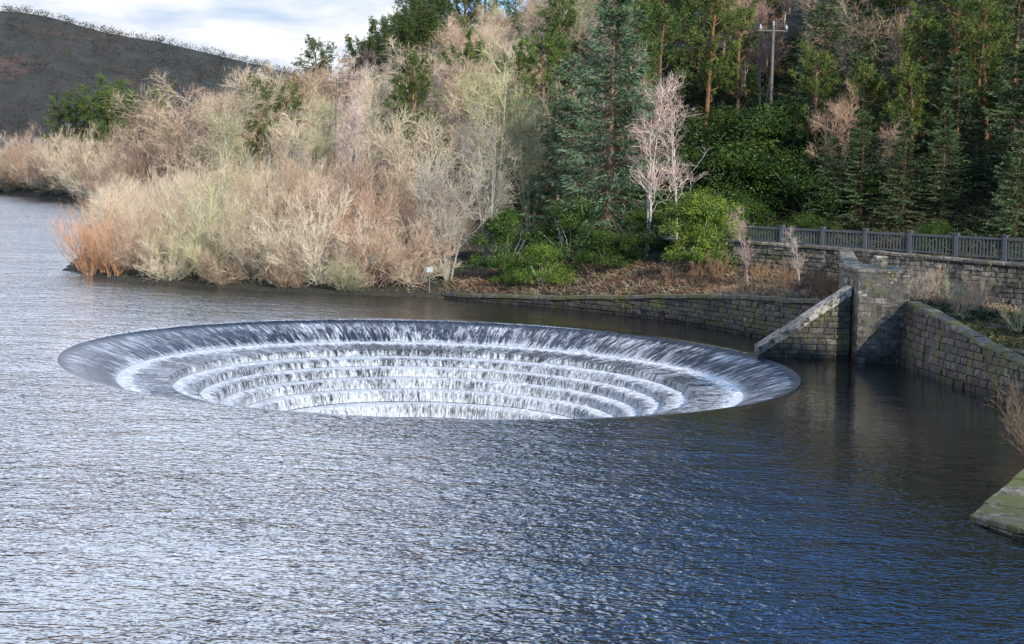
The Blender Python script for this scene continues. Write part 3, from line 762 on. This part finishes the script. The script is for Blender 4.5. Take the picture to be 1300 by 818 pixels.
for x, y, s in [(9.2, 69.0, .26), (12.4, 61.5, .22), (10.8, 67.3, .22), (11.6, 65.5, .24), (12.6, 63.6, .22), (11.4, 63.2, .2), (8.4, 69.4, .2), (7.2, 70.2, .2)]:
    place("willow_shrub", x, y, s, "low reddish scrub on the bank", (.55, .38, .28), 4)
place("bare_tree", -31.5, 150, 1.1, "broad golden bare tree near the far shore", PINK, 3, 1.3)
place("bare_tree", -27.5, 146, 1.05, "broad golden bare tree near the far shore", GOLD, 1, 1.3)
place("bare_tree", -35, 156, 1.0, "broad golden bare tree near the far shore", PINK, 3, 1.3)
for x, y, s in [(-63, 226, .95), (-60, 223, 1.05), (-56.5, 220, 1.0), (-53, 218, .9), (-58, 228, 1.1), (-66, 229, .85), (-50, 219, .9), (-24.2, 150, .85), (-22.0, 152, .8)]:
    place("pine_tree", x, y, s, "green pine standing among bare trees", (.95, .95, .8), 3, 1.2)
rs = random.Random(12)
for i in range(20):
    f = i / 19.0; x = -82 + f * 42; y = np.interp(x, [-120, -68, -45.6, -34], [245, 209, 175, 130])
    dd_ = rs.uniform(2.0, 4.5)
    place("willow_shrub", x + .8 * dd_, y + .6 * dd_, rs.uniform(1.25, 1.55), LW, rs.choice([GOLD, PALE, PINK, RED, BROWN]), None, 1.1)
rs = random.Random(31)
for i in range(24):
    a = -.175 + i * .0052 + rs.uniform(-.002, .002); y = rs.uniform(150, 182); x = a * y
    kind = "pine_tree" if (i > 7 and rs.random() < .5) else rs.choice(["bare_tree", "bare_tree", "birch_tree"])
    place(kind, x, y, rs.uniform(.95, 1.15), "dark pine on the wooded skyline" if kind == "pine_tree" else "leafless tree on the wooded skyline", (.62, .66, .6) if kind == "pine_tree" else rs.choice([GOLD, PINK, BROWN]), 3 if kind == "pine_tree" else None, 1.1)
for a, y, s in [(-.098, 172, 1.0), (-.09, 168, 1.05), (-.083, 175, 1.05), (-.074, 170, 1.15), (-.066, 178, 1.15), (-.058, 172, 1.25), (-.05, 166, 1.2), (-.04, 175, 1.3), (-.03, 168, 1.2), (-.02, 172, 1.2)]:
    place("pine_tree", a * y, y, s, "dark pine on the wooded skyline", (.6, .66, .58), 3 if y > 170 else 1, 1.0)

rng = random.Random(99)
def try_place(n, region, dmin, chooser, maxn):
    c = 0; tries = 0
    while c < maxn and tries < n:
        tries += 1
        x, y = region()
        if any((x - a) ** 2 + (y - b) ** 2 < dmin(y) ** 2 for a, b, _ in PL): continue
        r = chooser(x, y)
        if r is None: continue
        place(*r); c += 1
    return c
def S1(x, y): return float(shore_info(np.array([x]), np.array([y]))[0][0])

def reg_w():
    y = rng.uniform(84, 200); return (rng.uniform(-.33, -.02) * y, y)
def ch_w(x, y):
    s = S1(x, y)
    if s < 1.0 or s > 14: return None
    c = rng.choice([GOLD, PALE, GOLD, OLIVE, PINK, RED, BROWN])
    return ("willow_shrub", x, y, rng.uniform(.55, .85) * (1.2 if y > 150 else 1), LW if c != RED else LR, c)
try_place(6000, reg_w, lambda y: 4.0 if y < 130 else 5.2, ch_w, 70)

def reg_h():
    y = 78 + (rng.random() ** 1.1) * 90; return (rng.uniform(-.30, .345) * y, y)
def ch_h(x, y):
    a = x / y; t = tline(x, y); s = S1(x, y)
    if s < 8 or (-.5 < t < 8): return None
    if a > .12 and t < 11 : return None
    if a > .12 and y > 128: return None
    if t < 0 and x > -4: return None
    if .152 < a < .178 and y < 87: return None
    r = rng.random()
    if a > .08:
        if r < .52:
            sun_tint = rng.random() < .6  # some pines take a brighter tint that stands for sunlight
            return ("pine_tree", x, y, rng.uniform(.7, .95), "olive pine in a sunlit tint in the hillside wood" if sun_tint else "dark green pine in the hillside wood", (1.1, 1.02, .8) if sun_tint else (.7, .78, .62), rng.choice([1, 3, 3, 0]))
        if r < .70: return ("spruce_tree", x, y, rng.uniform(.55, .75), "dark spruce in the hillside wood", (.9, .92, .72), rng.choice([1, 2]))
        if r < .88: return ("birch_tree", x, y, rng.uniform(.75, .95), "leafless birch with reddish twigs", rng.choice([PINK, RED, PALE]))
        return ("bare_tree", x, y, rng.uniform(.7, .85), "brown leafless tree in the hillside wood", rng.choice([RED, PINK]))
    if a > -.07:
        if r < .26: return ("pine_tree", x, y, rng.uniform(.65, .85), "green pine in the hillside wood", (.85, .9, .7), rng.choice([1, 3]))
        if r < .52: return ("birch_tree", x, y, rng.uniform(.65, .9), "leafless birch with reddish twigs", rng.choice([PINK, PALE, RED]))
        return ("bare_tree", x, y, rng.uniform(.6, .82), "golden leafless tree on the hillside", rng.choice([GOLD, PALE, OLIVE, PINK, BROWN]))
    if r < .12: return ("pine_tree", x, y, rng.uniform(.5, .62), "green pine standing among bare trees", (.8, .88, .7), 3)
    if r < .28: return ("birch_tree", x, y, rng.uniform(.6, .85), "leafless birch with reddish twigs", rng.choice([PINK, PALE]))
    return ("bare_tree", x, y, rng.uniform(.6, .82), "golden leafless tree on the hillside", rng.choice([GOLD, PALE, OLIVE, PINK, PALE, BROWN]))
nh = try_place(14000, reg_h, lambda y: 3.2 if y < 115 else 4.5, ch_h, 270)
for x, y, s in [(22, 46, 1), (25, 41, 1), (20.5, 40, .9), (27, 47, 1.1), (19.5, 35, .9), (23, 34, 1.1), (30, 42, 1.2)]:
    place("pine_tree", x, y, s, "dark green pine on the steep bank", (.55, .6, .55))

rn = np.random.default_rng(4)
n = 3600
xf = rn.uniform(-420, -20, n); yf = np.where(rn.random(n) < .12, rn.uniform(845, 875, n), rn.uniform(560, 860, n))
zf = hillz(xf, yf)
mb = MB(); m = 24
ix = np.repeat(np.arange(n), m); M = len(ix)
hh = rn.uniform(2.5, 6, n)[ix]
d = norm(rn.normal(size=(M, 3)))
b = np.stack([xf[ix], yf[ix], zf[ix]], 1) + np.stack([rn.normal(size=M) * 1.3, rn.normal(size=M) * 1.3, hh * rn.uniform(0, .7, M)], 1)
sd = norm(np.cross(d, rn.normal(size=(M, 3))))
mb.leaves(b, d, sd, hh * .18, .4)
fw = obj("far_woodland", mb.mesh("far_woodland", [twig_mat("far_wood", (.035, .036, .024), (.07, .056, .038), scale=.02)]))
top(fw, "distant leafless woodland scattered over the moor", kind="stuff")

def cover(name, label, mat, n, region, l0, l1, w, seed, lay=.8, m=5):
    rg = np.random.default_rng(seed)
    x = rg.uniform(region[0], region[1], n); y = rg.uniform(region[2], region[3], n)
    s, _, _ = shore_info(x, y); t = tline(x, y)
    k = region[4](x, y, s, t); x = x[k]; y = y[k]; z = height(x, y)
    n = len(x)
    ix = np.repeat(np.arange(n), m); M = len(ix)
    az = rg.uniform(0, 6.283, M); el = rg.uniform(.3, 1.4, M) * lay + .1
    d = np.stack([np.cos(az) * np.cos(el), np.sin(az) * np.cos(el), np.sin(el)], 1)
    ln = rg.uniform(l0, l1, M)
    sv = np.linspace(0, 1, 4)[None, :, None]
    P = np.stack([x, y, z - .05], 1)[ix][:, None] + d[:, None] * ln[:, None, None] * sv
    P[:, :, 2] -= ln[:, None] * .35 * sv[..., 0] ** 2.2
    mb = MB(); mb.ribbons(P, np.broadcast_to(np.array([w * .6, w, w * .8, w * .15])[None], (M, 4)), rg)
    o = obj(name, mb.mesh(name, [mat])); top(o, label, kind="stuff")
cover("bracken", "rust coloured dead bracken above the stone wall", M_bracken, 12000, (-3, 21, 55, 77, lambda x, y, s, t: (s > .75) & (t < -.2)), .25, .65, .028, 3)
cover("rough_grass", "pale rough grass on the banks", M_grass, 26000, (-26, 24, 26, 86, lambda x, y, s, t: (s > .55) & (t < -.1)), .12, .4, .02, 5)
cover("hillside_undergrowth", "brown and green undergrowth under the trees", twig_mat("undergrowth", (.11, .085, .038), (.045, .07, .024), scale=.3), 30000, (-4, 36, 62, 112, lambda x, y, s, t: (t > 6.4) & (t < 40)), .4, 1.2, .06, 6)
cover("bank_ivy", "dark ivy and moss trailing over the wall tops", twig_mat("ivy", (.025, .042, .016), (.10, .095, .035), scale=.8), 42000, (12.5, 22, 36, 62, lambda x, y, s, t: (s > .38) & (s < 5.5) & (t < -.3) & (y < 60) & (np.sin(x * 3 + y * 1.7) + np.sin(y * 4.1) > -.8)), .08, .36, .035, 8, .6)

# ------------------------------------------------------------------ utility poles, wires, sign
def utility_pole(x, y, ztop, label, ang):
    z = H1(x, y)
    e = empty("utility_pole", (x, y, z)); top(e, label, "utility pole", "wooden utility poles carrying wires")
    h = ztop - z
    mb = MB(); P = np.array([[(0, 0, -.5), (0, 0, h * .5), (0, 0, h)]]); mb.tubes(P, np.array([[.11, .09, .07]]), 10)
    obj("pole", mb.mesh("pole", [M_wood], smooth=True), e)
    ca, sa = math.cos(ang), math.sin(ang)
    mb = MB(); P = np.array([[(-.8 * ca, -.8 * sa, h - .25), (.8 * ca, .8 * sa, h - .25)]]); mb.tubes(P, np.array([[.06, .06]]), 4)
    obj("crossarm", mb.mesh("crossarm", [M_wood]), e)
    att = []
    for q in (-.7, 0, .7):
        bz = h - .19 if q else h
        mb = MB(); P = np.array([[(q * ca, q * sa, bz), (q * ca, q * sa, bz + .1), (q * ca, q * sa, bz + .2), (q * ca, q * sa, bz + .3)]])
        mb.tubes(P, np.array([[.03, .08, .06, .03]]), 8); obj("insulator", mb.mesh("insulator", [M_ceramic], smooth=True), e)
        att.append((x + q * ca, y + q * sa, z + bz + .28))
    return att
A = utility_pole(14.1, 86, 14.5, "wooden utility pole with crossarm above dark bushes", -.15)
B = utility_pole(-13.6, 120, 12.4, "wooden utility pole among golden trees", .6)
C = [(40 + q, 60 + q * .3, 20.0) for q in (-.85, 0, .85)]
for S_, E_ in ((A, B), (A, C)):
    for a, b in zip(S_, E_):
        a = np.array(a); b = np.array(b); t = np.linspace(0, 1, 17)[:, None]
        P = (a * (1 - t) + b * t); P[:, 2] -= 1.1 * 4 * (t * (1 - t))[:, 0]
        mb = MB(); mb.tubes((P - a)[None], np.full((1, 17), .014), 4)
        o = obj("overhead_wire", mb.mesh("overhead_wire", [M_wire]), None, tuple(a))
        top(o, "thin black overhead wire strung from the pole", "wire", "overhead wires")

sg = empty("warning_sign", (-3.75, 74.9, H1(-3.75, 74.9))); top(sg, "small white board on a short post by the water", "sign")
mb = MB(); mb.tubes(np.array([[(0, .03, -.3), (0, .03, 1.3)]]), np.array([[.03, .03]]), 8); obj("post", mb.mesh("post", [M_wood]), sg)
mb = MB(); vs = [(-.15, -.03, 1.02), (.15, -.03, 1.02), (.15, -.03, 1.27), (-.15, -.03, 1.27), (-.15, -.006, 1.02), (.15, -.006, 1.02), (.15, -.006, 1.27), (-.15, -.006, 1.27)]
mb.add(vs, [(0, 1, 2, 3), (7, 6, 5, 4), (0, 4, 5, 1), (1, 5, 6, 2), (2, 6, 7, 3), (3, 7, 4, 0)]); obj("board", mb.mesh("board", [M_white]), sg)

# ------------------------------------------------------------------ light
el = math.radians(27); az = math.radians(146.5)
sv = Vector((math.sin(az) * math.cos(el), math.cos(az) * math.cos(el), math.sin(el)))
sun = bpy.data.lights.new("sun", 'SUN'); sun.energy = 5.0; sun.angle = math.radians(.5); sun.color = (1, .95, .85)
so = link(bpy.data.objects.new("sun", sun)); so.rotation_euler = sv.to_track_quat('Z', 'Y').to_euler(); so.location = (30, -40, 40)

w = bpy.data.worlds.new("World"); scene.world = w; w.use_nodes = True
nt = w.node_tree; bg = nt.nodes["Background"]
sky = N(nt, 'ShaderNodeTexSky', sky_type='NISHITA'); sky.sun_disc = False; sky.sun_elevation = el; sky.sun_rotation = az
tc = N(nt, 'ShaderNodeTexCoord'); sx = N(nt, 'ShaderNodeSeparateXYZ'); L(nt, tc.outputs['Generated'], sx.inputs[0])
zc = math_(nt, 'ADD', math_(nt, 'MAXIMUM', sx.outputs[2], 0.0), .16)
cx = N(nt, 'ShaderNodeCombineXYZ'); L(nt, math_(nt, 'DIVIDE', sx.outputs[0], zc), cx.inputs[0]); L(nt, math_(nt, 'DIVIDE', sx.outputs[1], zc), cx.inputs[1])
n1 = noise(nt, cx.outputs[0], 1.1, 5, .58, .3)
bank = math_(nt, 'MULTIPLY_ADD', sx.outputs[0], -.85, math_(nt, 'MULTIPLY', sx.outputs[1], .22))  # cloud cover weighted to the left so the water reflects brighter there
bank = math_(nt, 'MULTIPLY_ADD', sx.outputs[2], -.22, bank)
n1 = math_(nt, 'ADD', n1, math_(nt, 'SUBTRACT', bank, .08))
cover_ = ramp(nt, n1, [(.47, 0), (.63, 1)])
n2 = noise(nt, cx.outputs[0], 2.3, 4, .55)
ccol = ramp(nt, n2, [(.38, (.58, .70, .90)), (.58, (.98, 1, 1.03))])
zup = mapr(nt, sx.outputs[2], .10, .19, 8.8, 29.0)  # unseen clouds above the view brightened to light up the water reflections
zup2 = mapr(nt, sx.outputs[1], -.1, .6, .2, 1.0)
cmul = N(nt, 'ShaderNodeVectorMath', operation='SCALE'); L(nt, ccol, cmul.inputs[0]); L(nt, math_(nt, 'MULTIPLY', zup, zup2), cmul.inputs['Scale'])
hz = mapr(nt, sx.outputs[2], .10, .25, 0, 1)
cl2 = mixc(nt, hz, cmul.outputs[0], mixc(nt, 1.0, cmul.outputs[0], (.90, .97, 1.08), 'MULTIPLY'))
skyb = mixc(nt, 1.0, sky.outputs[0], (.7, 1.35, 2.3), 'MULTIPLY')
L(nt, mixc(nt, cover_, skyb, cl2), bg.inputs[0]); bg.inputs[1].default_value = .12

# ------------------------------------------------------------------ camera
cam = bpy.data.cameras.new("camera"); cam.sensor_width = 36; cam.lens = 36 * 1988 / 1300; cam.clip_end = 5000; cam.clip_start = .5
cam.shift_y = -204 / 1300
co_ = link(bpy.data.objects.new("camera", cam)); co_.location = (0, 0, 6.6); co_.rotation_euler = (math.radians(90), math.radians(-2.0), 0)
scene.camera = co_
